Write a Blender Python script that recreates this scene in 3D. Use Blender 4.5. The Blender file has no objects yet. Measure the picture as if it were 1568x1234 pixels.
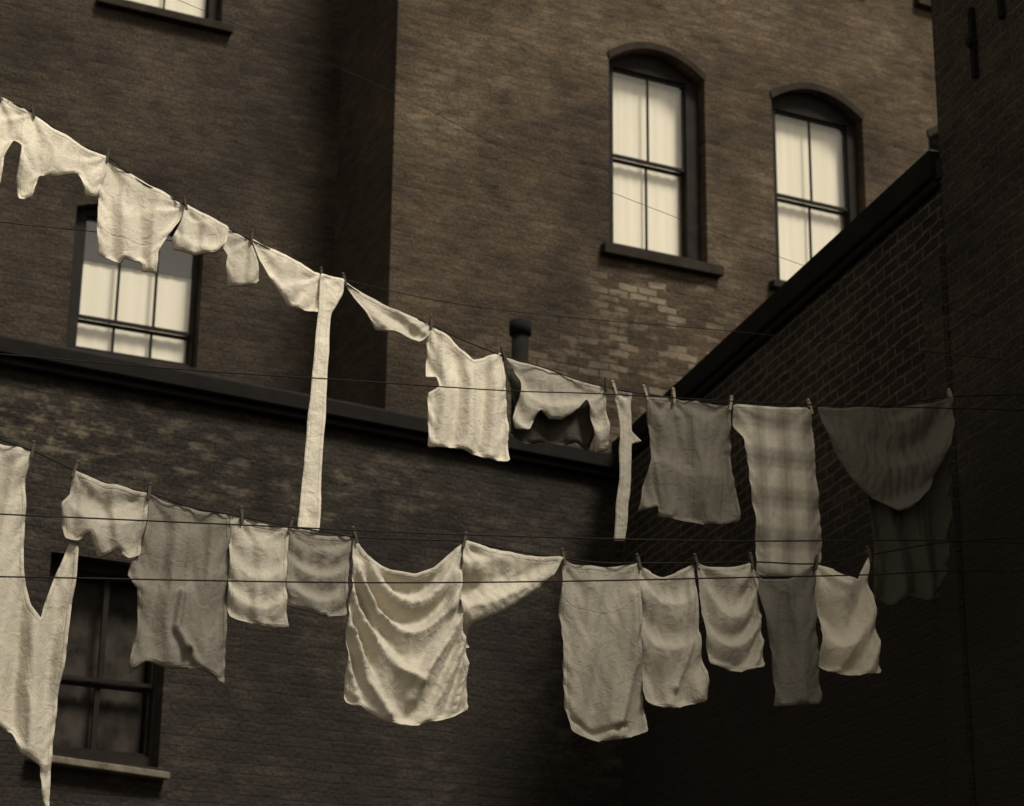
import bpy, bmesh, math, random
import numpy as np
from mathutils import Matrix, Vector, noise
from mathutils.geometry import delaunay_2d_cdt
random.seed(7)
scene=bpy.context.scene
col=bpy.context.collection

# ------------------------------------------------------------------ planes (origin xy, direction xy), metres
PLANES={
 'A':(-1.1453,18.0,0.89726,0.44151),   # right tenement front
 'L':(-1.7855,19.301,0.89726,0.44151), # left tenement front
 'B':(-0.9752,16.2,0.85173,0.52399),   # two-storey rear extension
 'C':(0.9463,17.3821,0.25376,-0.96727),# side building on the right
 'M':(-2.6441,9.0,0.95842,0.28535),    # upper clothesline
 'N':(-2.1402,7.8,0.93896,0.34404),    # lower clothesline
 'MF':(-2.5585,8.7125,0.95842,0.28535),
 'NF':(-2.0542,7.5653,0.93896,0.34404),
 'W':(-2.6783,9.115,0.95842,0.28535)}
def frame(k):
    x,y,dx,dy=PLANES[k]
    return Matrix(((dx,-dy,0,x),(dy,dx,0,y),(0,0,1,0),(0,0,0,1)))

def empty(name,mat=None):
    e=bpy.data.objects.new(name,None); col.objects.link(e)
    e.empty_display_size=0.2
    if mat is not None: e.matrix_world=mat
    return e
def obj(name,bm,mat,parent=None,smooth=False,mw=None):
    me=bpy.data.meshes.new(name); bm.normal_update(); bm.to_mesh(me); bm.free()
    o=bpy.data.objects.new(name,me); col.objects.link(o)
    for m in (mat if isinstance(mat,(list,tuple)) else [mat]): me.materials.append(m)
    if smooth:
        for p in me.polygons: p.use_smooth=True
    if parent is not None: o.parent=parent
    if mw is not None: o.matrix_world=mw
    return o
def box(bm,x0,x1,y0,y1,z0,z1):
    v=[bm.verts.new(p) for p in ((x0,y0,z0),(x1,y0,z0),(x1,y1,z0),(x0,y1,z0),(x0,y0,z1),(x1,y0,z1),(x1,y1,z1),(x0,y1,z1))]
    for f in ((0,1,5,4),(1,2,6,5),(2,3,7,6),(3,0,4,7),(4,5,6,7),(3,2,1,0)): bm.faces.new([v[i] for i in f])
def inside(P,poly):
    x=P[:,0];y=P[:,1];c=np.zeros(len(P),bool);n=len(poly)
    for i in range(n):
        x1,y1=poly[i];x2,y2=poly[(i+1)%n]
        if y1==y2: continue
        t=((y1>y)!=(y2>y))&(x<(x2-x1)*(y-y1)/(y2-y1)+x1)
        c^=t
    return c
def segdist(P,loop,closed=True):
    d=np.full(len(P),9.0);n=len(loop)
    for i in range(n if closed else n-1):
        a=np.array(loop[i]);b=np.array(loop[(i+1)%n]);ab=b-a;L=max((ab**2).sum(),1e-12)
        t=np.clip(((P-a)@ab)/L,0,1); q=P-(a+t[:,None]*ab); d=np.minimum(d,np.sqrt((q**2).sum(axis=1)))
    return d
def cdt(loops,pts=()):
    vs=[];es=[]
    for lp in loops:
        b=len(vs);n=len(lp)
        vs+=[Vector(p) for p in lp]; es+=[(b+i,b+(i+1)%n) for i in range(n)]
    vs+=[Vector(p) for p in pts]
    r=delaunay_2d_cdt(vs,es,[],0,1e-6)
    V=np.array([(p.x,p.y) for p in r[0]]); F=np.array([f for f in r[2] if len(f)==3])
    cen=V[F].mean(axis=1)
    m=inside(cen,loops[0])
    for h in loops[1:]: m&=~inside(cen,h)
    return V,F[m]
def sheet(bm,loops,y,pts=()):
    V,F=cdt(loops,pts)
    vv=[bm.verts.new((p[0],y,p[1])) for p in V]
    for f in F:
        a,b,c=[V[i] for i in f]
        cr=(b[0]-a[0])*(c[1]-a[1])-(b[1]-a[1])*(c[0]-a[0])
        idx=f if cr>0 else f[::-1]
        try: bm.faces.new([vv[i] for i in idx])
        except ValueError: pass
def rim(bm,loop,y0,y1):
    n=len(loop)
    a=[bm.verts.new((p[0],y0,p[1])) for p in loop]; b=[bm.verts.new((p[0],y1,p[1])) for p in loop]
    for i in range(n):
        j=(i+1)%n; bm.faces.new((a[i],a[j],b[j],b[i]))

# ------------------------------------------------------------------ materials
def new_mat(name):
    m=bpy.data.materials.new(name); m.use_nodes=True; nt=m.node_tree
    return m,nt,nt.nodes["Principled BSDF"]
def N(nt,t,**k):
    n=nt.nodes.new(t)
    for a,b in k.items(): setattr(n,a,b)
    return n
def ramp(nt,src,p0,p1,c0=(0,0,0,1),c1=(1,1,1,1)):
    r=N(nt,"ShaderNodeValToRGB"); r.color_ramp.elements[0].position=p0; r.color_ramp.elements[1].position=p1
    r.color_ramp.elements[0].color=c0; r.color_ramp.elements[1].color=c1
    nt.links.new(src,r.inputs[0]); return r.outputs[0]
def mix(nt,fac,a,b,mode='MIX'):
    n=N(nt,"ShaderNodeMix",data_type='RGBA',blend_type=mode)
    for i,s in ((0,fac),(6,a),(7,b)):
        if isinstance(s,(int,float)): n.inputs[i].default_value=s
        elif isinstance(s,tuple): n.inputs[i].default_value=s
        else: nt.links.new(s,n.inputs[i])
    return n.outputs[2]
def mth(nt,op,a,b):
    n=N(nt,"ShaderNodeMath",operation=op)
    for i,s in enumerate((a,b)):
        if isinstance(s,(int,float)): n.inputs[i].default_value=s
        else: nt.links.new(s,n.inputs[i])
    return n.outputs[0]
def mul(nt,a,b): return mth(nt,'MULTIPLY',a,b)
def brick(name,c1,c2,mortar,patch,patch_amt=0.5,stains=(),grime=0.8,var=.36,ms=.009,bw_=.35,shadow_low=None,shadow_grad=None):
    m,nt,b=new_mat(name)
    tc=N(nt,"ShaderNodeTexCoord"); sp=N(nt,"ShaderNodeSeparateXYZ"); nt.links.new(tc.outputs['Object'],sp.inputs[0])
    ad=mth(nt,'ADD',sp.outputs[0],sp.outputs[1])
    cb=N(nt,"ShaderNodeCombineXYZ"); nt.links.new(ad,cb.inputs[0]); nt.links.new(sp.outputs[2],cb.inputs[1])
    nw=N(nt,"ShaderNodeTexNoise"); nw.inputs['Scale'].default_value=3.2; nw.inputs['Detail'].default_value=4; nt.links.new(cb.outputs[0],nw.inputs['Vector'])
    vs=N(nt,"ShaderNodeVectorMath",operation='SUBTRACT'); nt.links.new(nw.outputs['Color'],vs.inputs[0]); vs.inputs[1].default_value=(.5,.5,.5)
    sc=N(nt,"ShaderNodeVectorMath",operation='SCALE'); nt.links.new(vs.outputs[0],sc.inputs[0]); sc.inputs['Scale'].default_value=0.045
    va=N(nt,"ShaderNodeVectorMath",operation='ADD'); nt.links.new(cb.outputs[0],va.inputs[0]); nt.links.new(sc.outputs[0],va.inputs[1])
    def bt(a,c,mo):
        br=N(nt,"ShaderNodeTexBrick"); nt.links.new(va.outputs[0],br.inputs['Vector'])
        br.inputs['Scale'].default_value=1; br.inputs['Brick Width'].default_value=.22; br.inputs['Row Height'].default_value=.078
        br.inputs['Mortar Size'].default_value=ms; br.inputs['Mortar Smooth'].default_value=.35; br.inputs['Bias'].default_value=0
        br.inputs['Color1'].default_value=a+(1,); br.inputs['Color2'].default_value=c+(1,); br.inputs['Mortar'].default_value=mo+(1,)
        return br
    br=bt(c1,c2,mortar); br2=bt((0,0,0),(1,1,1),(.45,.45,.45))
    mp=N(nt,"ShaderNodeMapping"); mp.inputs['Scale'].default_value=(3.2,9.,1); nt.links.new(cb.outputs[0],mp.inputs[0])
    n1=N(nt,"ShaderNodeTexNoise"); n1.inputs['Scale'].default_value=1.25; n1.inputs['Detail'].default_value=6; n1.inputs['Roughness'].default_value=.7; nt.links.new(mp.outputs[0],n1.inputs['Vector'])
    n2=N(nt,"ShaderNodeTexNoise"); n2.inputs['Scale'].default_value=.75; n2.inputs['Detail'].default_value=7; n2.inputs['Roughness'].default_value=.6; nt.links.new(cb.outputs[0],n2.inputs['Vector'])
    n4=N(nt,"ShaderNodeTexNoise"); n4.inputs['Scale'].default_value=45; n4.inputs['Detail'].default_value=3; nt.links.new(cb.outputs[0],n4.inputs['Vector'])
    lo,hi=1-var,1+var*1.25
    c=mix(nt,1.0,br.outputs['Color'],ramp(nt,n1.outputs['Fac'],.3,.7,(lo,lo,lo,1),(hi,hi,hi,1)),'MULTIPLY')
    c=mix(nt,1.0,c,ramp(nt,n4.outputs['Fac'],.3,.7,(.5,.5,.5,1),(1.55,1.55,1.55,1)),'MULTIPLY')
    av=mth(nt,'ADD',mul(nt,br2.outputs['Color'],bw_),mul(nt,n1.outputs['Fac'],1.1-bw_))
    c0_=.5*bw_+.5*(1.1-bw_)
    k=ramp(nt,av,c0_,c0_+.14)
    c=mix(nt,mul(nt,mul(nt,k,ramp(nt,n2.outputs['Fac'],.46,.62)),patch_amt),c,patch+(1,))
    if shadow_grad:  # painted shade: brick colour darkens towards the foot of the wall
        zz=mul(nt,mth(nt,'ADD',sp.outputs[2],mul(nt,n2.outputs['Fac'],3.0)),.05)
        q=shadow_grad[2]
        c=mix(nt,1.0,c,ramp(nt,zz,(shadow_grad[0]+1.5)*.05,(shadow_grad[1]+1.5)*.05,(q,q*1.02,q*1.06,1),(1,1,1,1)),'MULTIPLY')
    for (sx,sz,rx,rz,amt) in stains:
        mm=N(nt,"ShaderNodeMapping",vector_type='TEXTURE'); mm.inputs['Location'].default_value=(sx,sz,0); mm.inputs['Scale'].default_value=(rx,rz,1)
        nt.links.new(va.outputs[0],mm.inputs[0])
        ln=N(nt,"ShaderNodeVectorMath",operation='LENGTH'); nt.links.new(mm.outputs[0],ln.inputs[0])
        g=ramp(nt,ln.outputs['Value'],.3,1.0,(1,1,1,1),(0,0,0,1))
        c=mix(nt,mul(nt,mul(nt,g,k),amt),c,patch+(1,))
    c=mix(nt,grime,c,ramp(nt,n2.outputs['Fac'],.3,.72,(.4,.4,.4,1),(1.4,1.4,1.4,1)),'MULTIPLY')
    if shadow_low:   # courtyard shade put into the colour: lower storeys go near black
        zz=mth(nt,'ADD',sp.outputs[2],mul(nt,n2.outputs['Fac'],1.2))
        g=mul(nt,ramp(nt,mul(nt,zz,.1),(shadow_low[0]+.3)*.1,(shadow_low[0]+1.5)*.1,(1,1,1,1),(0,0,0,1)),shadow_low[1])
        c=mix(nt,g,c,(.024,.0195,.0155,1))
    nt.links.new(c,b.inputs['Base Color']); b.inputs['Roughness'].default_value=.9; b.inputs['Specular IOR Level'].default_value=.2
    n3=N(nt,"ShaderNodeTexNoise"); n3.inputs['Scale'].default_value=28; n3.inputs['Detail'].default_value=6; nt.links.new(cb.outputs[0],n3.inputs['Vector'])
    hm=N(nt,"ShaderNodeMath",operation='MULTIPLY_ADD'); nt.links.new(br.outputs['Fac'],hm.inputs[0]); hm.inputs[1].default_value=-1.2; nt.links.new(n3.outputs['Fac'],hm.inputs[2])
    bp=N(nt,"ShaderNodeBump"); bp.inputs['Strength'].default_value=1; bp.inputs['Distance'].default_value=.016
    nt.links.new(hm.outputs[0],bp.inputs['Height']); nt.links.new(bp.outputs[0],b.inputs['Normal'])
    return m
def plain(name,c,rough=.7,var=.35,scale=6,bump=.3):
    m,nt,b=new_mat(name)
    tc=N(nt,"ShaderNodeTexCoord"); n=N(nt,"ShaderNodeTexNoise"); n.inputs['Scale'].default_value=scale; n.inputs['Detail'].default_value=7; n.inputs['Roughness'].default_value=.6
    nt.links.new(tc.outputs['Object'],n.inputs['Vector'])
    lo=tuple(x*(1-var) for x in c)+(1,); hi=tuple(x*(1+var) for x in c)+(1,)
    nt.links.new(ramp(nt,n.outputs['Fac'],.3,.7,lo,hi),b.inputs['Base Color']); b.inputs['Roughness'].default_value=rough
    b.inputs['Specular IOR Level'].default_value=.1
    bp=N(nt,"ShaderNodeBump"); bp.inputs['Strength'].default_value=bump; bp.inputs['Distance'].default_value=.01
    nt.links.new(n.outputs['Fac'],bp.inputs['Height']); nt.links.new(bp.outputs[0],b.inputs['Normal'])
    return m
def sep(v,w=1.0): # warm grey of a given value
    return (v*1.0,v*(1-.09*w),v*(1-.28*w))
M_A=brick("brick_right_tenement",(.098,.069,.040),(.056,.040,.025),(.090,.066,.042),(.25,.20,.135),.35,[(2.9,9.0,1.05,.36,.75),(3.0,8.4,1.9,.65,.45),(2.3,7.9,2.2,.6,.4)],shadow_grad=(7.5,12.0,.56))
M_A2=brick("brick_shadowed_return",(.066,.050,.034),(.050,.038,.027),(.068,.052,.036),(.05,.04,.03),.3)  # darker copy of the front brick, the return's shade put into its colour
M_L=brick("brick_left_tenement",(.060,.044,.028),(.038,.029,.020),(.055,.042,.029),(.09,.072,.05),.3,shadow_grad=(7.5,12.0,.72))
M_B=brick("brick_extension",(.032,.026,.019),(.020,.016,.012),(.034,.027,.020),(.15,.122,.084),.35,[(-2.5,6.15,1.9,.42,.85),(-1.0,5.95,1.3,.38,.55),(.8,6.1,1.2,.2,.3)],bw_=.12,shadow_low=(4.2,.4))
M_C=brick("brick_side",(.030,.024,.018),(.018,.015,.011),(.090,.070,.050),(.075,.058,.042),.4,ms=.012,shadow_low=(4.9,.88))
M_D=brick("brick_tall_side",(.044,.035,.025),(.030,.024,.017),(.068,.053,.037),(.05,.04,.028),.3,shadow_low=(4.8,.8))
M_tar=plain("tarred_metal",(.010,.0085,.007),.8)
M_trim=plain("sooty_painted_wood",(.016,.013,.010),.6)
M_stone=plain("sooty_brownstone",(.028,.022,.016),.85)
M_stoneL=plain("weathered_wood_sill",(.14,.118,.088),.85,.5,9)
M_roof=plain("roof_tar",(.03,.028,.025),.9)
M_ground=plain("courtyard_dirt",(.08,.068,.052),.95,.4,1.2)
M_wood=plain("pole_wood",(.12,.10,.075),.8,.4,14)
M_pin=plain("clothespin_wood",(.34,.29,.20),.7,.3,30)
M_pinD=plain("old_clothespin_wood",(.07,.058,.042),.8,.3,30)
M_rope=plain("rope",(.02,.017,.014),.8)
M_thin=plain("wire",(.02,.017,.014),.6)
M_int=plain("dark_interior",(.008,.007,.006),.9)
def shade_mat():
    m,nt,b=new_mat("window_shade")
    tc=N(nt,"ShaderNodeTexCoord"); mp=N(nt,"ShaderNodeMapping"); mp.inputs['Scale'].default_value=(10,10,.5); nt.links.new(tc.outputs['Object'],mp.inputs[0])
    n=N(nt,"ShaderNodeTexNoise"); n.inputs['Scale'].default_value=1.2; n.inputs['Detail'].default_value=3; nt.links.new(mp.outputs[0],n.inputs['Vector'])
    nt.links.new(ramp(nt,n.outputs['Fac'],.3,.7,(.76,.70,.53,1),(.84,.775,.60,1)),b.inputs['Base Color']); b.inputs['Roughness'].default_value=.9
    return m
M_shade=shade_mat()
def glass_mat(name,refl):
    m,nt,b=new_mat(name); nt.nodes.remove(b); out=nt.nodes['Material Output']
    t=N(nt,"ShaderNodeBsdfTransparent"); g=N(nt,"ShaderNodeBsdfGlossy"); g.inputs['Roughness'].default_value=.1; g.inputs['Color'].default_value=(.95,.93,.88,1)
    tc=N(nt,"ShaderNodeTexCoord"); n=N(nt,"ShaderNodeTexNoise"); n.inputs['Scale'].default_value=2.5; nt.links.new(tc.outputs['Object'],n.inputs['Vector'])
    bp=N(nt,"ShaderNodeBump"); bp.inputs['Strength'].default_value=.15; bp.inputs['Distance'].default_value=.02; nt.links.new(n.outputs['Fac'],bp.inputs['Height']); nt.links.new(bp.outputs[0],g.inputs['Normal'])
    mx=N(nt,"ShaderNodeMixShader"); mx.inputs[0].default_value=refl
    nt.links.new(t.outputs[0],mx.inputs[1]); nt.links.new(g.outputs[0],mx.inputs[2]); nt.links.new(mx.outputs[0],out.inputs[0])
    return m
M_glass=glass_mat("window_glass",.14); M_glassD=glass_mat("dirty_glass",.07)
_cl={}
def cloth_mat(v,plaid=False):
    key=(v,plaid)
    if key in _cl: return _cl[key]
    m,nt,b=new_mat("cloth_%02d%s"%(int(v*100),"_plaid" if plaid else "")); out=nt.nodes['Material Output']
    tc=N(nt,"ShaderNodeTexCoord")
    n=N(nt,"ShaderNodeTexNoise"); n.inputs['Scale'].default_value=3; n.inputs['Detail'].default_value=8; n.inputs['Roughness'].default_value=.6; nt.links.new(tc.outputs['Object'],n.inputs['Vector'])
    a=sep(v*.90); c=sep(min(v*1.08,.9))
    cc=ramp(nt,n.outputs['Fac'],.32,.68,a+(1,),c+(1,))
    gr=N(nt,"ShaderNodeTexNoise"); gr.inputs['Scale'].default_value=160; gr.inputs['Detail'].default_value=2; nt.links.new(tc.outputs['Object'],gr.inputs['Vector'])
    cc=mix(nt,1.0,cc,ramp(nt,gr.outputs['Fac'],.3,.7,(.88,.88,.88,1),(1.07,1.07,1.07,1)),'MULTIPLY')
    if plaid:
        sp=N(nt,"ShaderNodeSeparateXYZ"); nt.links.new(tc.outputs['Object'],sp.inputs[0])
        for ax,per,wd,am in ((0,.14,.5,.84),(2,.21,.5,.78),(0,.14,.1,.92),(2,.21,.1,.88)):
            d=mul(nt,sp.outputs[ax],1/per)
            fr=N(nt,"ShaderNodeMath",operation='PINGPONG'); nt.links.new(d,fr.inputs[0]); fr.inputs[1].default_value=.5
            k=ramp(nt,fr.outputs[0],wd*.5-.07,wd*.5+.07,(am,am,am,1),(1.12,1.12,1.12,1))
            cc=mix(nt,1.0,cc,k,'MULTIPLY')
    at=N(nt,"ShaderNodeAttribute",attribute_name="hem"); at2=N(nt,"ShaderNodeAttribute",attribute_name="seam")
    def band(src,c0,wd):
        ab=N(nt,"ShaderNodeMath",operation='ABSOLUTE'); nt.links.new(mth(nt,'SUBTRACT',src,c0),ab.inputs[0])
        return ramp(nt,mul(nt,ab.outputs[0],1/wd),0,1,(1,1,1,1),(0,0,0,1))
    hb=band(at.outputs['Fac'],.016,.004); sb=band(at2.outputs['Fac'],0,.006)
    mxx=mth(nt,'MAXIMUM',mul(nt,hb,.5),sb)
    cc=mix(nt,mul(nt,mxx,.45),cc,tuple(x*.6 for x in sep(v*.8))+(1,))
    nt.links.new(cc,b.inputs['Base Color']); b.inputs['Roughness'].default_value=.95; b.inputs['Specular IOR Level'].default_value=.05
    w=N(nt,"ShaderNodeTexNoise"); w.inputs['Scale'].default_value=20; w.inputs['Detail'].default_value=6; w.inputs['Roughness'].default_value=.6; w.inputs['Distortion'].default_value=1.0
    nt.links.new(tc.outputs['Object'],w.inputs['Vector'])
    hs=mth(nt,'SUBTRACT',w.outputs['Fac'],mul(nt,mxx,.3))
    bp=N(nt,"ShaderNodeBump"); bp.inputs['Strength'].default_value=.6; bp.inputs['Distance'].default_value=.014
    nt.links.new(hs,bp.inputs['Height']); nt.links.new(bp.outputs[0],b.inputs['Normal'])
    tr=N(nt,"ShaderNodeBsdfTranslucent"); nt.links.new(cc,tr.inputs[0]); nt.links.new(bp.outputs[0],tr.inputs['Normal'])
    mx=N(nt,"ShaderNodeMixShader"); mx.inputs[0].default_value=.12
    nt.links.new(b.outputs[0],mx.inputs[1]); nt.links.new(tr.outputs[0],mx.inputs[2]); nt.links.new(mx.outputs[0],out.inputs[0])
    _cl[key]=m; return m

# ------------------------------------------------------------------ buildings
def arch(s0,s1,z0,zs,rise,n=14):
    pts=[(s0,z0),(s1,z0),(s1,zs)]
    if rise>0:
        for i in range(1,n):
            t=i/n; pts.append((s1+(s0-s1)*t, zs+rise*(1-(2*t-1)**2)))
    pts.append((s0,zs)); return pts
def building(name,key,s0,s1,ztop,depth,mat,holes,reveal=.32,left=True,right=True,leftmat=None):
    e=empty(name,frame(key)); bm=bmesh.new()
    sheet(bm,[[(s0,-.05),(s1,-.05),(s1,ztop),(s0,ztop)]]+holes,0)
    for h in holes: rim(bm,h,0,reveal)
    def q(*p): return bm.faces.new([bm.verts.new(v) for v in p])
    if left:
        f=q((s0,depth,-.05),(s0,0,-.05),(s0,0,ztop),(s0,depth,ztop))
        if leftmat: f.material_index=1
    if right: q((s1,0,-.05),(s1,depth,-.05),(s1,depth,ztop),(s1,0,ztop))
    q((s1,depth,-.05),(s0,depth,-.05),(s0,depth,ztop),(s1,depth,ztop))
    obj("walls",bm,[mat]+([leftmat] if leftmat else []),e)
    bm=bmesh.new(); box(bm,s0-.02 if left else s0,s1+.02,-.02,depth+.02,ztop+.003,ztop+.12); obj("roof",bm,M_roof,e)
    return e
def sill(e,s0,s1,z0,z1,mat,proud=.1,tilt=0):
    bm=bmesh.new(); box(bm,s0,s1,-proud,.1,z0,z1)
    for v in bm.verts:
        if v.co.z>(z0+z1)/2 and v.co.y<0: v.co.z-=.015
        v.co.z+=tilt*(v.co.x-s0)
    o=obj("window_sill",bm,mat,e); md=o.modifiers.new("b","BEVEL"); md.width=.008; md.segments=2
def window(e,op,gs0,gs1,gz0,zr,gz1,cols,fy=.13,glass=None,shade=True,dark_top=None,mw=.0075):
    glass=glass or M_glass
    bm=bmesh.new()
    hole=[(gs0,gz0),(gs1,gz0),(gs1,gz1),(gs0,gz1)]
    sheet(bm,[op,hole],fy); rim(bm,hole,fy,fy+.12)
    obj("window_frame",bm,M_trim,e)
    bm=bmesh.new(); w=.03
    for (za,zb,y) in ((zr,gz1,fy+.03),(gz0,zr,fy+.075)):
        box(bm,gs0,gs0+w*.5,y,y+.035,za,zb); box(bm,gs1-w*.5,gs1,y,y+.035,za,zb)
        box(bm,gs0+w*.5,gs1-w*.5,y,y+.035,zb-w,zb)
        box(bm,gs0+w*.5,gs1-w*.5,y,y+.035,za,za+w)
        for i in range(1,cols):
            x=gs0+(gs1-gs0)*i/cols; box(bm,x-mw,x+mw,y+.003,y+.032,za+w,zb-w)
    obj("sashes",bm,M_trim,e)
    bm=bmesh.new()
    for (za,zb,y) in ((zr,gz1,fy+.047),(gz0,zr,fy+.092)):
        v=[bm.verts.new(p) for p in ((gs0,y,za),(gs1,y,za),(gs1,y,zb),(gs0,y,zb))]; bm.faces.new(v)
    obj("panes",bm,glass,e)
    bm=bmesh.new()
    if shade:
        n=40
        prev=None
        for i in range(n+1):
            x=gs0-.03+(gs1-gs0+.06)*i/n; y=fy+.15+.003*math.sin(i*1.3)+.002*math.sin(i*2.9)
            a=bm.verts.new((x,y,gz0-.03)); b=bm.verts.new((x,y,(dark_top or gz1)+.03))
            if prev: bm.faces.new((prev[0],a,b,prev[1]))
            prev=(a,b)
        obj("window_shade",bm,M_shade,e,True)
        bm=bmesh.new()
    xs=[p[0] for p in op]; zs=[p[1] for p in op]
    box(bm,min(xs)-.05,max(xs)+.05,fy+.2,fy+1.2,min(zs)-.05,max(zs)+.05)
    bmesh.ops.delete(bm,geom=[f for f in bm.faces if f.calc_center_median().y<fy+.21],context='FACES_ONLY')
    obj("room_interior",bm,M_int,e)
def hood(e,s0,s1,zs,rise):
    bm=bmesh.new(); n=16; th=.075
    inn=[];out=[]
    for i in range(n+1):
        t=i/n; z=zs+rise*(1-(2*t-1)**2)
        inn.append((s0+(s1-s0)*t,z)); out.append((s0-.02+(s1-s0+.04)*t,z+th))
    loop=inn+out[::-1]
    sheet(bm,[loop],-.02); rim(bm,loop[::-1],-.02,0.0)
    obj("window_hood",bm,M_stone,e)

opA1=arch(2.32,3.45,9.42,11.46,.22); opA2=arch(4.27,5.43,9.39,11.48,.22)
opA3=arch(6.3,7.45,9.42,11.46,.22)
WS=((2.32,3.45),(4.27,5.43),(6.3,7.45))
up=[arch(a,b,13.15,15.15,.22) for a,b in WS]
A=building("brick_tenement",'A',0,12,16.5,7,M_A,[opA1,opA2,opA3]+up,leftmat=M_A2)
for k,(op,g0,g1,zb) in enumerate(((opA1,2.44,3.30,9.52),(opA2,4.40,5.315,9.49),(opA3,6.43,7.3,9.52))):
    window(A,op,g0,g1,zb,zb+.955,zb+1.94,2)
for (a,b) in WS:
    hood(A,a,b,11.46,.22); sill(A,a-.10,b+.13,9.30,9.42 if a!=4.27 else 9.39,M_stone)
    hood(A,a,b,15.15,.22); sill(A,a-.10,b+.13,13.03,13.15,M_stone)
for op,(a,b) in zip(up,WS): window(A,op,a+.135,b-.15,13.23,14.18,15.15,2)
opL1=arch(-2.60,-1.34,7.97,9.40,.12); opL2=arch(-2.45,-1.30,11.62,13.4,.15)
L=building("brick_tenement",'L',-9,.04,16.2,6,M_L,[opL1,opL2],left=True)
window(L,opL1,-2.47,-1.37,8.06,8.36,9.38,3,dark_top=8.95,mw=.011)
window(L,opL2,-2.29,-1.39,11.71,12.5,13.35,2)
bm=bmesh.new(); box(bm,-2.50,-1.34,.245,.262,8.985,9.39); obj("blind_valance",bm,M_int,L)
sill(L,-2.7,-1.22,7.87,7.97,M_stone); sill(L,-2.58,-1.2,11.52,11.62,M_stone)
opB=arch(-2.76,-1.83,3.74,5.22,0)
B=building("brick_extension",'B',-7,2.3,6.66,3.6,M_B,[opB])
window(B,opB,-2.66,-1.85,3.83,4.34,5.14,2,glass=M_glassD,shade=False,mw=.02)
bm=bmesh.new(); pr=None
for i in range(41):
    x=-2.64+.78*i/40; y=.32+.004*math.sin(i*.9)+.004*math.sin(i*2.3)
    a=bm.verts.new((x,y,3.8)); b=bm.verts.new((x,y,5.1))
    if pr: bm.faces.new((pr[0],a,b,pr[1]))
    pr=(a,b)
obj("curtain",bm,plain("grey_curtain",(.040,.034,.027),.9,.7,5),B,True)
sill(B,-2.83,-1.78,3.70,3.765,M_stoneL,.12,-.05)
bm=bmesh.new(); box(bm,-7,2.26,-.14,-.002,6.60,6.73); box(bm,-7,2.26,-.09,-.003,6.54,6.60)
o=obj("cornice",bm,M_tar,B); md=o.modifiers.new("b","BEVEL"); md.width=.012
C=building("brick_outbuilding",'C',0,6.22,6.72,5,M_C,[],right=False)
bm=bmesh.new(); box(bm,-.05,6.21,-.07,.35,6.722,6.91); box(bm,-.05,6.21,-.045,-.002,6.66,6.722)
o=obj("coping",bm,M_tar,C); md=o.modifiers.new("b","BEVEL"); md.width=.012
def cyl(bm,p0,p1,r,seg=14,r2=None):
    p0=Vector(p0);p1=Vector(p1);d=p1-p0;q=d.to_track_quat('Z','Y').to_matrix().to_4x4()
    bmesh.ops.create_cone(bm,cap_ends=True,segments=seg,radius1=r,radius2=r if r2 is None else r2,depth=d.length,matrix=Matrix.Translation((p0+p1)/2)@q)
bm=bmesh.new(); box(bm,5.96,6.21,-.03,-.001,0,6.28)
obj("pilaster",bm,M_D,C)
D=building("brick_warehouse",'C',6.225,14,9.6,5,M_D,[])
bm=bmesh.new()
for s,z in ((6.75,7.35),(7.1,7.55)): box(bm,s-.02,s+.02,-.03,-.001,z-.22,z+.22); cyl(bm,(s,-.05,z),(s,0,z),.03)
obj("wall_anchors",bm,M_tar,D)
vp=empty("vent_pipe",frame('B')@Matrix.Translation((1.56,.55,0)))
bm=bmesh.new(); cyl(bm,(0,0,6.7),(0,0,7.92),.075,20); cyl(bm,(0,0,7.92),(0,0,8.04),.10,20,.10)
cyl(bm,(0,0,6.74),(0,0,6.84),.12,20,.09)
obj("pipe",bm,M_tar,vp,True)
bm=bmesh.new(); 
vv=[bm.verts.new(p) for p in ((-200,-200,0),(200,-200,0),(200,200,0),(-200,200,0))]; bm.faces.new(vv); obj("ground",bm,M_ground)

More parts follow.
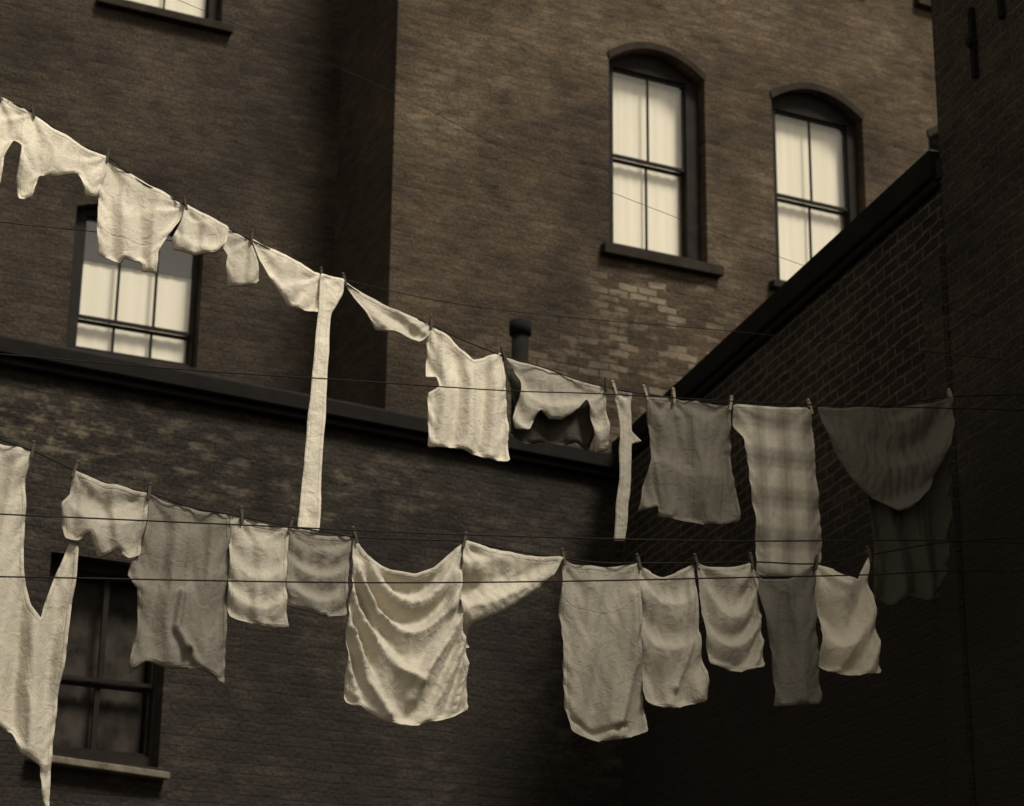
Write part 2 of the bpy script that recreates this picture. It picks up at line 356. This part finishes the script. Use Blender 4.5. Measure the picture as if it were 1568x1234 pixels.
# ------------------------------------------------------------------ clotheslines
def parse(t): 
    return [tuple(float(x)/1000 for x in p.split()) for p in t.split(',') if p.strip()]
Cx,Cy,Cdx,Cdy=PLANES['C']
def meetD(k):
    x,y,dx,dy=PLANES[k]; n=(-Cdy,Cdx)
    return ((Cx-x)*n[0]+(Cy-y)*n[1])/(dx*n[0]+dy*n[1])
def line3(key,pts,left,name,rad,mat):
    pts=sorted(pts); (a,az),(b,bz)=pts[0],pts[1]
    sl=max(-.45,min(.2,(bz-az)/(b-a)))
    pts=[(left,az+sl*(left-a))]+[p for p in pts if p[0]>left]
    e=meetD(key); pts=[p for p in pts if p[0]<e-.05]; (a,az),(b,bz)=pts[-2],pts[-1]
    pts.append((e,bz+(bz-az)/(b-a)*(e-b)*.6))
    cu=bpy.data.curves.new(name,'CURVE'); cu.dimensions='3D'; cu.bevel_depth=rad; cu.bevel_resolution=2
    sp=cu.splines.new('POLY')
    P=[Vector((p[0],0,p[1])) for p in pts]; Q=[]
    for i in range(len(P)-1):
        p0=P[max(i-1,0)];p1=P[i];p2=P[i+1];p3=P[min(i+2,len(P)-1)]
        for j in range(8):
            t=j/8
            m1=(p2-p0)*((p2-p1).length/max((p2-p0).length,1e-6)); m2=(p3-p1)*((p2-p1).length/max((p3-p1).length,1e-6))
            h1=2*t**3-3*t**2+1;h2=t**3-2*t**2+t;h3=-2*t**3+3*t**2;h4=t**3-t**2
            Q.append(p1*h1+m1*h2+p2*h3+m2*h4)
    Q.append(P[-1])
    sp.points.add(len(Q)-1)
    for i,q in enumerate(Q): sp.points[i].co=(q.x,q.y,q.z,1)
    o=bpy.data.objects.new(name,cu); col.objects.link(o); cu.materials.append(mat)
    o.matrix_world=frame(key)
    return o
U=parse("0 6117, 188 6043, 346 5991, 540 5872, 715 5811, 862 5712, 1088 5617, 1315 5517, 1478 5453, 1642 5389, 1790 5332, 1888 5310, 2005 5246, 2138 5204, 2338 5142, 2472 5089, 2607 5049, 2709 5020, 2912 4984, 3084 4941, 3239 4916, 3447 4901, 3711 4897, 3925 4899, 4214 4908, 4360 4920, 4770 4973, 5172 5066, 5615 5142")
V=parse("-14 4044, 142 3977, 271 3943, 442 3882, 574 3843, 745 3821, 906 3781, 1066 3768, 1202 3755, 1325 3742, 1477 3733, 1602 3726, 1842 3739, 2071 3753, 2305 3735, 2513 3723, 2693 3721, 2876 3737, 3141 3762, 3410 3793, 3735 3815, 4002 3880, 4415 3981")
line3('M',U,-1.15,"clothesline",.0035,M_rope)
line3('N',V,-1.6,"clothesline",.0035,M_rope)
line3('NF',[(.142,3.61),(1.015,3.659),(1.957,3.713),(3.131,3.802),(4.291,3.917)],-1.6,"clothesline",.0032,M_rope)
line3('NF',[(.162,3.371),(1.498,3.471),(2.386,3.557),(3.282,3.657),(3.853,3.721),(4.283,3.779)],-1.6,"clothesline",.0032,M_rope)
line3('MF',[(.287,4.658),(1.19,4.677),(1.768,4.702),(2.623,4.736),(3.117,4.772),(4.079,4.823),(5.397,4.925)],-1.15,"clothesline",.0032,M_rope)
line3('W',[(.769,6.84),(1.255,6.701),(2.13,6.435),(2.764,6.196),(3.849,5.9),(4.671,5.706)],-1.1,"wire",.0014,M_thin)
line3('W',[(.246,5.457),(1.178,5.461),(2.501,5.314),(4.095,5.342),(5.671,5.403)],-1.1,"wire",.0022,M_thin)
pe=empty("clothesline_pole",Matrix.Translation((-3.72,7.9,0)))
bm=bmesh.new(); cyl(bm,(0,0,-.3),(0,0,7.6),.11,14,.08)
for z in (3.35,4.6,5.45,6.55,7.1): cyl(bm,(.1,-1.15,z),(.1,1.15,z),.035,8)
obj("pole",bm,M_wood,pe)

pinsM=[(.188,6.045),(.346,5.992),(.715,5.811),(1.097,5.618),(1.43,5.483),(1.78,5.333),(1.895,5.318),(2.338,5.145),(2.709,5.03),(3.249,4.924),(3.291,4.908),(3.458,4.902),(3.61,4.902),(3.92,4.895),(4.36,4.922),(5.172,5.066)]
pinsN=[(.271,3.943),(.442,3.882),(.74,3.822),(1.12,3.765),(1.325,3.74),(1.597,3.728),(2.074,3.753),(2.519,3.725),(2.868,3.737),(3.143,3.762),(3.41,3.793),(3.734,3.815),(4.002,3.88)]
def pins(key,lst,name,mat,sc=1.0):
    bm=bmesh.new()
    for (s,z) in lst:
        t=random.uniform(-.3,.3)
        b2=bmesh.new()
        for sd in (-1,1): box(b2,-.006,.006,sd*.009-.004,sd*.009+.004,-.045,.0)
        box(b2,-.007,.007,-.010,.010,.0,.022)
        bmesh.ops.create_uvsphere(b2,u_segments=8,v_segments=6,radius=.0095,matrix=Matrix.Translation((0,0,.030)))
        me=bpy.data.meshes.new("t"); b2.transform(Matrix.Translation((s,0,z+.010*sc))@Matrix.Rotation(t,4,'Y')@Matrix.Scale(sc,4)); b2.to_mesh(me); b2.free(); bm.from_mesh(me); bpy.data.meshes.remove(me)
    obj(name,bm,mat,None,False,frame(key))
pins('M',pinsM[:10],"clothespins",M_pinD,.9); pins('M',pinsM[10:],"clothespins",M_pin,1.0); pins('N',pinsN,"clothespins",M_pinD,.9)

# ------------------------------------------------------------------ laundry
def chaikin(P,r=.18):
    Q=[];n=len(P)
    for i in range(n):
        a=Vector(P[i]);b=Vector(P[(i+1)%n]); Q.append(a.lerp(b,r)); Q.append(a.lerp(b,1-r))
    return Q
def nz3(x,y,z): return noise.noise(Vector((x,y,z)))
def fold(ph): return math.sin(ph)*.4+(2*abs(math.cos(ph*.5))**.8-1)*.6
def relax(P0,F,fixed,bnd,top,sx,sz=1.0,steps=50,its=8,grav=.0007,bend=.05,pull=.14):
    """small position-based cloth solver: over-wide cloth hung from pins buckles into folds"""
    E=np.vstack([F[:,[0,1]],F[:,[1,2]],F[:,[2,0]]]); O=np.concatenate([F[:,2],F[:,0],F[:,1]])
    Es=np.sort(E,axis=1); key=Es[:,0].astype(np.int64)*1000003+Es[:,1]; od=np.argsort(key,kind='stable'); k=key[od]
    dup=np.where(k[1:]==k[:-1])[0]; bend_p=np.stack([O[od[dup]],O[od[dup+1]]],1)
    _,ui=np.unique(key,return_index=True); E=Es[ui]
    def rest(p): 
        d=P0[p[:,1]]-P0[p[:,0]]; return np.sqrt((d[:,0]*sx)**2+(d[:,2]*sz)**2)
    rE=rest(E); rB=rest(bend_p); n=len(P0)
    eb=bnd[E[:,0]]&bnd[E[:,1]]; d=P0[E[:,1]]-P0[E[:,0]]; rE[eb]=np.sqrt(d[eb,0]**2+d[eb,2]**2)*1.0
    al=np.vstack([E,bend_p]); rr=np.concatenate([rE,rB]); st=np.concatenate([np.ones(len(E)),np.full(len(bend_p),bend)])
    i0=al[:,0];i1=al[:,1]; idx=np.concatenate([i0,i1]); val=np.bincount(idx,weights=np.concatenate([st,st]),minlength=n)+1e-9
    x=P0.copy(); prev=x.copy(); w=1.35/val
    for s in range(steps):
        v=(x-prev)*.9; prev=x.copy(); x=x+v; x[:,2]-=grav; x[fixed]=P0[fixed]
        for it in range(its):
            d=x[i1]-x[i0]; Ln=np.sqrt((d*d).sum(1))+1e-9
            g=((Ln-rr)/Ln*.5*st)[:,None]*d
            for c in range(3):
                a=np.bincount(idx,weights=np.concatenate([g[:,c],-g[:,c]]),minlength=n); x[:,c]+=a*w
            x[fixed]=P0[fixed]
        x[bnd,0]+=(P0[bnd,0]-x[bnd,0])*pull; x[bnd,2]+=(P0[bnd,2]-x[bnd,2])*pull
        x[top,2]+=(P0[top,2]-x[top,2])*.45
        x[:,0]+=(P0[:,0]-x[:,0])*.03; x[:,2]+=(P0[:,2]-x[:,2])*.05
    i0=E[:,0];i1=E[:,1];idx=np.concatenate([i0,i1]);cnt=np.bincount(idx,minlength=n)
    for s in range(2):
        for c in range(3):
            a=np.bincount(idx,weights=np.concatenate([x[i1,c],x[i0,c]]),minlength=n)/np.maximum(cnt,1)
            m=~(fixed|bnd); x[m,c]=x[m,c]*.7+a[m]*.3
    return x
def garment(name,key,outline,v,swag=None,vert=None,wr=.007,billow=.03,off=0,plaid=False,h=.0105,radial=.017,diag=None,seams=(),parent=None,creases=(),sx=1.08,sz=1.0,steps=50,bend=.05,keep=.8,sim=True):
    seed=random.random()*100
    Q=chaikin([Vector(p) for p in outline],.06)
    R=[];n=len(Q)
    for i in range(n):
        a=Q[i];b=Q[(i+1)%n]; k=max(1,int(round((b-a).length/h)))
        for j in range(k): R.append(a.lerp(b,j/k))
    R2=[]
    for p in R:
        q=noise.noise_vector(Vector((p.x*7,p.y*7,seed)))
        R2.append((p.x+q.x*.006,p.y+q.y*.006))
    xs=[p[0] for p in R2];zs=[p[1] for p in R2];x0,x1,z0,z1=min(xs),max(xs),min(zs),max(zs);W=x1-x0;H=z1-z0
    g=[];row=0;z=z0+h*.5
    while z<z1:
        x=x0+(h*.5 if row%2 else 0)
        while x<x1:
            g.append((x+random.uniform(-.12,.12)*h,z+random.uniform(-.12,.12)*h)); x+=h
        z+=h*.87;row+=1
    g=np.array(g); g=g[inside(g,R2)]; g=g[segdist(g,R2)>h*.5]
    V_,F=cdt([R2],[tuple(p) for p in g])
    hem=segdist(V_,R2); bnd=hem<1e-4
    sm=np.full(len(V_),1.0)
    for s_ in seams: sm=np.minimum(sm,segdist(V_,s_,False))
    cr_=[(segdist(V_,c[2],False),c[0],c[1]) for c in creases]
    wire=U if key=='M' else V
    pin=[p for p in (pinsM if key=='M' else pinsN) if x0-.03<p[0]<x1+.03 and z0<p[1]<z1+.06]
    op=np.array(outline); od=segdist(op,wire,False); on=op[od<.03]
    cps=[tuple(q) for q in pin]
    if len(on): cps+= [tuple(on[on[:,0].argmin()]),tuple(on[on[:,0].argmax()])]
    wd_=segdist(V_,wire,False)
    fixed=np.zeros(len(V_),bool)
    for (px,pz) in cps:
        d_=np.hypot(V_[:,0]-px,V_[:,1]-pz); fixed|=(d_<.022)
        if d_.min()<.05: fixed[d_.argmin()]=True
    top=bnd&(wd_<.035)
    Y=[];S=[]
    for i_,(x,z) in enumerate(V_):
        u=(x-x0)/W; w=(z1-z)/H
        nz=nz3(x*2.3,z*2.3,seed); nz2=nz3(x*6,z*6,seed+9); am=.5+.9*max(0,.5+nz3(x*2.6,z*2.6,seed+20))
        y=0; fade=min(1,w*4)
        if swag:
            A_,k,c=swag[:3]; u0=swag[3] if len(swag)>3 else .5
            q=w+c*4*(u-u0)**2; ph=2*math.pi*(k*q+.55*nz+.10*nz2)
            y+=A_*fold(ph)*fade*(1-.3*w)*am
        if vert:
            A_,k=vert[:2]; tl=vert[2] if len(vert)>2 else 0
            ph=2*math.pi*(k*(u+tl*w)+.5*nz+.12*nz2)+seed
            y+=A_*fold(ph)*(.3+.7*w)*am
        if diag:
            A_,k,an=diag; q=(x*math.cos(an)+z*math.sin(an)); y+=A_*fold(2*math.pi*(q*k+.4*nz))*min(1,w*3)*am
        for d_,a_,wd in cr_: y+=a_*math.exp(-(d_[i_]/wd)**2)
        for (px,pz) in pin:
            dx=x-px;dz=z-pz;r=math.hypot(dx,dz)+1e-6; th=math.atan2(dx,-dz)
            y+=radial*fold(8*th+seed+px*9+nz*3)*math.exp(-r/.17)*min(1,r/.035)
        S.append(y)
        y+=wr*noise.fractal(Vector((x*9,z*9,seed+3)),.8,2.0,3)
        r1=1-abs(nz3(x*12+nz*3,z*8+nz2,seed+5))*2.2; y+=wr*.8*r1
        y+=-billow*math.sin(math.pi*min(1,w*.75))*(.5+.5*math.sin(math.pi*min(1,max(0,u))))*fade
        Y.append(y)
    P0=np.stack([V_[:,0],np.array(Y),V_[:,1]],1)
    P0[fixed,1]*=.2
    X=relax(P0,F,fixed,bnd,top,sx,sz,steps=steps,bend=bend) if sim else P0
    if sim: X[:,1]+=keep*np.array(S)*np.clip(hem/.03,.6,1)
    X[:,1]+=off
    bm=bmesh.new(); vs=[bm.verts.new(p) for p in X]
    for f in F:
        a,b,c=[V_[i] for i in f]; cr=(b[0]-a[0])*(c[1]-a[1])-(b[1]-a[1])*(c[0]-a[0])
        if abs(cr)<1e-9: continue
        idx=f if cr>0 else f[::-1]
        try: bm.faces.new([vs[i] for i in idx])
        except ValueError: pass
    o=obj(name,bm,cloth_mat(v,plaid),None,True,None)
    for nm,arr in (("hem",hem),("seam",sm)):
        at=o.data.attributes.new(nm,'FLOAT','POINT'); at.data.foreach_set('value',np.ascontiguousarray(arr,dtype=np.float32))
    if parent: o.parent=parent
    else: o.matrix_world=frame(key)
    md=o.modifiers.new("thickness","SOLIDIFY"); md.thickness=.0025; md.offset=0
    return o
G={}
for k,t in dict(
g1="63 6092, 188 6050, 346 5991, 427 5934, 572 5853, 715 5811, 711 5725, 683 5602, 628 5595, 583 5707, 479 5669, 402 5671, 381 5561, 322 5543, 298 5650, 306 5804, 267 5832, 229 5742, 226 5606, 110 5557",
g2="700 5802, 780 5766, 926 5694, 1103 5619, 1086 5538, 1021 5428, 985 5356, 985 5248, 917 5256, 905 5295, 827 5302, 814 5277, 704 5309, 687 5468, 689 5603, 662 5684",
g3="1097 5618, 1315 5524, 1304 5431, 1259 5381, 1166 5362, 1055 5375, 1043 5430, 1078 5520",
g4="1299 5522, 1423 5477, 1467 5366, 1478 5266, 1441 5238, 1331 5221, 1310 5313, 1316 5381, 1283 5418",
g5="1429 5484, 1609 5408, 1780 5334, 1792 5271, 1766 5132, 1717 5143, 1620 5165, 1535 5273, 1476 5368",
g6="1774 5333, 1895 5318, 1891 5249, 1831 5123, 1825 4871, 1817 4411, 1811 4033, 1711 4031, 1731 4435, 1754 4863, 1766 5132, 1771 5234",
g7="1888 5317, 2005 5256, 2121 5208, 2221 5179, 2354 5147, 2323 5078, 2274 5039, 2158 5083, 2060 5082, 2008 5161, 1940 5238",
g8="2321 5147, 2439 5092, 2548 4985, 2635 5018, 2708 5037, 2728 4834, 2740 4667, 2742 4474, 2616 4488, 2484 4525, 2337 4520, 2333 4659, 2330 4792, 2385 4831, 2371 4880, 2312 4864, 2325 4994",
g9="2719 5028, 2912 4991, 3084 4948, 3249 4924, 3262 4754, 3272 4602, 3204 4578, 3170 4745, 3152 4852, 3084 4770, 3023 4726, 2955 4723, 2900 4768, 2874 4714, 2847 4654, 2780 4654, 2756 4702, 2795 4808, 2811 4911",
gk="2740 5000, 2912 4975, 3084 4930, 3235 4905, 3225 4720, 3190 4600, 3120 4640, 3040 4610, 2940 4625, 2850 4600, 2775 4660, 2790 4800",
ga="3291 4905, 3388 4905, 3376 4697, 3435 4652, 3376 4629, 3364 4358, 3339 4130, 3281 4125, 3306 4420, 3317 4691, 3308 4827",
gb="3458 4891, 3711 4894, 3917 4891, 3922 4787, 3926 4649, 3917 4545, 3949 4411, 3953 4276, 3770 4254, 3528 4273, 3522 4322, 3418 4296, 3443 4433, 3486 4572, 3481 4742",
gc="3925 4892, 4360 4916, 4364 4518, 4382 4211, 4364 4031, 4186 4010, 4027 4008, 4017 4282, 3997 4484, 3974 4723, 3922 4770",
gd="4386 4922, 4769 4951, 5035 5008, 5180 5066, 5165 4914, 5090 4700, 4985 4530, 4880 4420, 4800 4400, 4690 4461, 4566 4554, 4462 4701, 4394 4852",
ge="4700 4930, 5180 5060, 5172 4600, 5120 4110, 5040 3960, 4920 3990, 4800 3930, 4704 3966, 4708 4204, 4690 4461",
h1="-13 4031, 143 3969, 271 3943, 255 3835, 275 3469, 311 3331, 350 3283, 379 3388, 425 3535, 441 3595, 477 3580, 476 3436, 464 3228, 450 3024, 441 2823, 451 2530, 417 2625, 400 2722, 318 2766, 283 2838, 212 2870, 90 2899",
h2="442 3882, 495 3866, 574 3838, 740 3820, 732 3698, 715 3563, 672 3546, 631 3582, 557 3535, 527 3598, 512 3636, 471 3598, 420 3601, 394 3743, 431 3787",
h3="740 3820, 852 3786, 1072 3768, 1081 3599, 1086 3359, 1093 3084, 1036 3119, 970 3135, 873 3122, 776 3151, 716 3095, 705 3132, 724 3276, 719 3432, 679 3481, 686 3534, 721 3591, 740 3699",
h4="1072 3768, 1202 3749, 1320 3736, 1313 3540, 1323 3379, 1341 3327, 1223 3323, 1089 3346, 1082 3385, 1077 3571",
h5="1325 3737, 1478 3719, 1588 3730, 1580 3564, 1573 3395, 1463 3391, 1326 3420, 1318 3486, 1325 3622",
h6="1597 3726, 1661 3655, 1760 3614, 1860 3604, 1944 3640, 2014 3703, 2071 3745, 2058 3553, 2070 3388, 2094 3308, 2102 3052, 2029 3012, 1863 2963, 1752 2974, 1641 3033, 1580 3049, 1581 3187, 1579 3374, 1589 3565",
h7="2077 3754, 2188 3733, 2335 3717, 2519 3723, 2483 3663, 2395 3570, 2293 3505, 2192 3440, 2112 3406, 2114 3315, 2085 3308, 2064 3388, 2052 3553, 2061 3679",
h8="2519 3720, 2573 3708, 2693 3705, 2861 3735, 2876 3737, 2876 3627, 2865 3399, 2887 3204, 2901 3011, 2811 2978, 2662 2954, 2545 2987, 2521 3095, 2520 3315, 2508 3509",
h9="2870 3736, 2938 3708, 2999 3702, 3062 3725, 3137 3759, 3147 3594, 3156 3394, 3193 3241, 3192 3164, 3038 3123, 2887 3134, 2873 3343, 2860 3540",
ha="3144 3762, 3203 3750, 3314 3764, 3410 3790, 3440 3723, 3451 3533, 3461 3332, 3334 3299, 3195 3326, 3181 3410, 3159 3566",
hb="3410 3790, 3473 3734, 3602 3740, 3734 3812, 3724 3527, 3733 3353, 3749 3187, 3519 3165, 3513 3279, 3490 3450, 3453 3592",
hc="3734 3812, 3800 3801, 3865 3777, 3947 3769, 4002 3880, 4004 3790, 4021 3582, 4043 3353, 3878 3329, 3756 3355, 3740 3529, 3730 3705").items(): G[k]=parse(t)
garment("white_shirt",'M',G['g1'],.80,vert=(.018,4,.3),seams=[[(.30,5.98),(.30,5.80)],[(.58,5.85),(.58,5.70)]],sx=1.06)
garment("undershirt",'M',G['g2'],.74,vert=(.022,3),off=.01,seams=[[(.69,5.45),(.85,5.40),(1.0,5.39)]],sx=1.06)
garment("child_shirt",'M',G['g3'],.66,vert=(.016,3),swag=(.014,2,.2),off=-.008,sx=1.06)
garment("drawers",'M',G['g4'],.55,vert=(.016,2.5),off=.004,sx=1.06)
garment("blouse",'M',G['g5'],.76,vert=(.020,4,.4),sx=1.06)
garment("white_stocking",'M',G['g6'],.78,vert=(.012,1.3,.1),off=-.02,radial=.004,wr=.004,sim=False)
garment("draped_cloth",'M',G['g7'],.60,diag=(.020,9,1.1),sx=1.05)
garment("white_shirt",'M',G['g8'],.70,vert=(.024,3.2),seams=[[(2.56,4.98),(2.56,4.5)],[(2.39,4.86),(2.39,5.1)]])
sl=garment("slip",'M',G['g9'],.44,swag=(.028,2.6,.35,.55),off=.012,sx=1.05)
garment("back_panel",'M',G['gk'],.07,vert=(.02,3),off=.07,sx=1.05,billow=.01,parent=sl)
garment("sash",'M',G['ga'],.5,vert=(.010,1.2),sim=False,wr=.005)
garment("work_shirt",'M',G['gb'],.23,vert=(.022,2.5),swag=(.014,2.5,.15),seams=[[(3.70,4.89),(3.71,4.27)],[(3.49,4.6),(3.54,4.28)],[(3.87,4.65),(3.86,4.27)]],creases=[(.025,.012,[(3.47,4.62),(3.54,4.28)]),(.025,.012,[(3.90,4.65),(3.86,4.28)])])
garment("plaid_towel",'M',G['gc'],.46,plaid=True,vert=(.014,1.8),off=-.025,sx=1.03)
fr=garment("dark_blanket",'M',G['gd'],.18,swag=(.036,2.4,.4,.5),billow=.05,off=-.03,sz=1.03,keep=.9)
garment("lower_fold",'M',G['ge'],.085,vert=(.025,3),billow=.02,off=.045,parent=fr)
garment("bed_sheet",'N',G['h1'],.53,vert=(.040,3.2,.1),billow=.02,sx=1.12,keep=.9)
garment("knotted_shirt",'N',G['h2'],.40,swag=(.030,2.2,.25),vert=(.020,3),off=-.01,sx=1.10,keep=.9)
garment("nightshirt",'N',G['h3'],.20,vert=(.022,2.6),swag=(.006,3,.1),off=.008,seams=[[(.91,3.78),(.905,3.4)],[(.75,3.6),(.78,3.82)]],creases=[(-.05,.014,[(.895,3.44),(.88,3.3),(.93,3.22)]),(-.035,.016,[(.98,3.15),(.93,3.22)])],keep=.8)
garment("dishcloth",'N',G['h4'],.46,swag=(.018,3.2,.2),vert=(.012,3),wr=.014,keep=.9)
garment("dishcloth",'N',G['h5'],.26,swag=(.020,3.2,.2),wr=.012,off=.01,keep=.9)
garment("pillowcase",'N',G['h6'],.54,swag=(.042,4.6,.50,.5),sx=1.06,sz=1.03,keep=1.2,creases=[(-.030,.02,[(1.62,3.62),(1.70,3.35),(1.80,3.2),(1.88,3.16)]),(-.030,.022,[(2.05,3.62),(2.02,3.42),(1.93,3.25),(1.86,3.08)]),(-.024,.016,[(1.6,3.35),(1.66,3.15),(1.76,3.02)])])
garment("draped_shirt",'N',G['h7'],.54,swag=(.046,2.4,.2,.1),diag=(.024,6,-.9),off=-.012,sz=1.05,keep=1.1)
garment("apron",'N',G['h8'],.36,vert=(.026,2.0,.15),seams=[[(2.51,3.565),(2.58,3.525),(2.68,3.505),(2.78,3.53),(2.86,3.60)]],keep=.9,creases=[(-.034,.02,[(2.84,3.6),(2.83,3.3),(2.77,3.05)]),(.02,.012,[(2.55,3.05),(2.66,3.0),(2.8,3.04)])])
garment("drawers",'N',G['h9'],.44,swag=(.030,2.2,.25),vert=(.024,2.0),off=.008,keep=.9,creases=[(-.036,.018,[(3.12,3.7),(3.10,3.4),(3.04,3.22)])])
garment("handkerchief",'N',G['ha'],.44,swag=(.038,3.4,.35),off=-.006,wr=.010,keep=1.0)
garment("trousers",'N',G['hb'],.16,vert=(.024,1.6),off=.01,creases=[(-.016,.01,[(3.60,3.72),(3.65,3.2)])],keep=.8)
garment("white_towel",'N',G['hc'],.72,swag=(.048,2.2,.35,.4),vert=(.020,2),sz=1.03,keep=1.1)

# ------------------------------------------------------------------ light
el=math.radians(52)
sd=Vector((.68,-.73,0)).normalized()*math.cos(el)+Vector((0,0,math.sin(el)))
sun=bpy.data.lights.new("sun",'SUN'); sun.energy=3.8; sun.angle=math.radians(16); sun.color=(1,.94,.86)
so=bpy.data.objects.new("sun",sun); col.objects.link(so); so.rotation_euler=sd.to_track_quat('Z','Y').to_euler(); so.location=sd*40
w=bpy.data.worlds.new("World"); scene.world=w; w.use_nodes=True; nt=w.node_tree; bg=nt.nodes['Background']
sky=N(nt,"ShaderNodeTexSky",sky_type='NISHITA'); sky.sun_disc=False; sky.sun_elevation=el; sky.sun_rotation=math.atan2(sd.x,sd.y)
bw=N(nt,"ShaderNodeRGBToBW"); nt.links.new(sky.outputs[0],bw.inputs[0])
mm=mix(nt,1.0,bw.outputs[0],(1.0,.93,.82,1),'MULTIPLY'); nt.links.new(mm,bg.inputs[0]); bg.inputs[1].default_value=.135

cam=bpy.data.cameras.new("camera"); cam.sensor_width=36; cam.lens=3200/1568*36; cam.clip_end=600
cam.dof.use_dof=True; cam.dof.focus_distance=8.8; cam.dof.aperture_fstop=4.0
co=bpy.data.objects.new("camera",cam); col.objects.link(co)
co.matrix_world=Matrix.Translation((0,0,1.6))@Matrix.Rotation(math.radians(108),4,'X')@Matrix.Rotation(.012,4,'Z')
scene.camera=co
scene.view_settings.view_transform='Standard'; scene.view_settings.look='None'; scene.view_settings.exposure=0
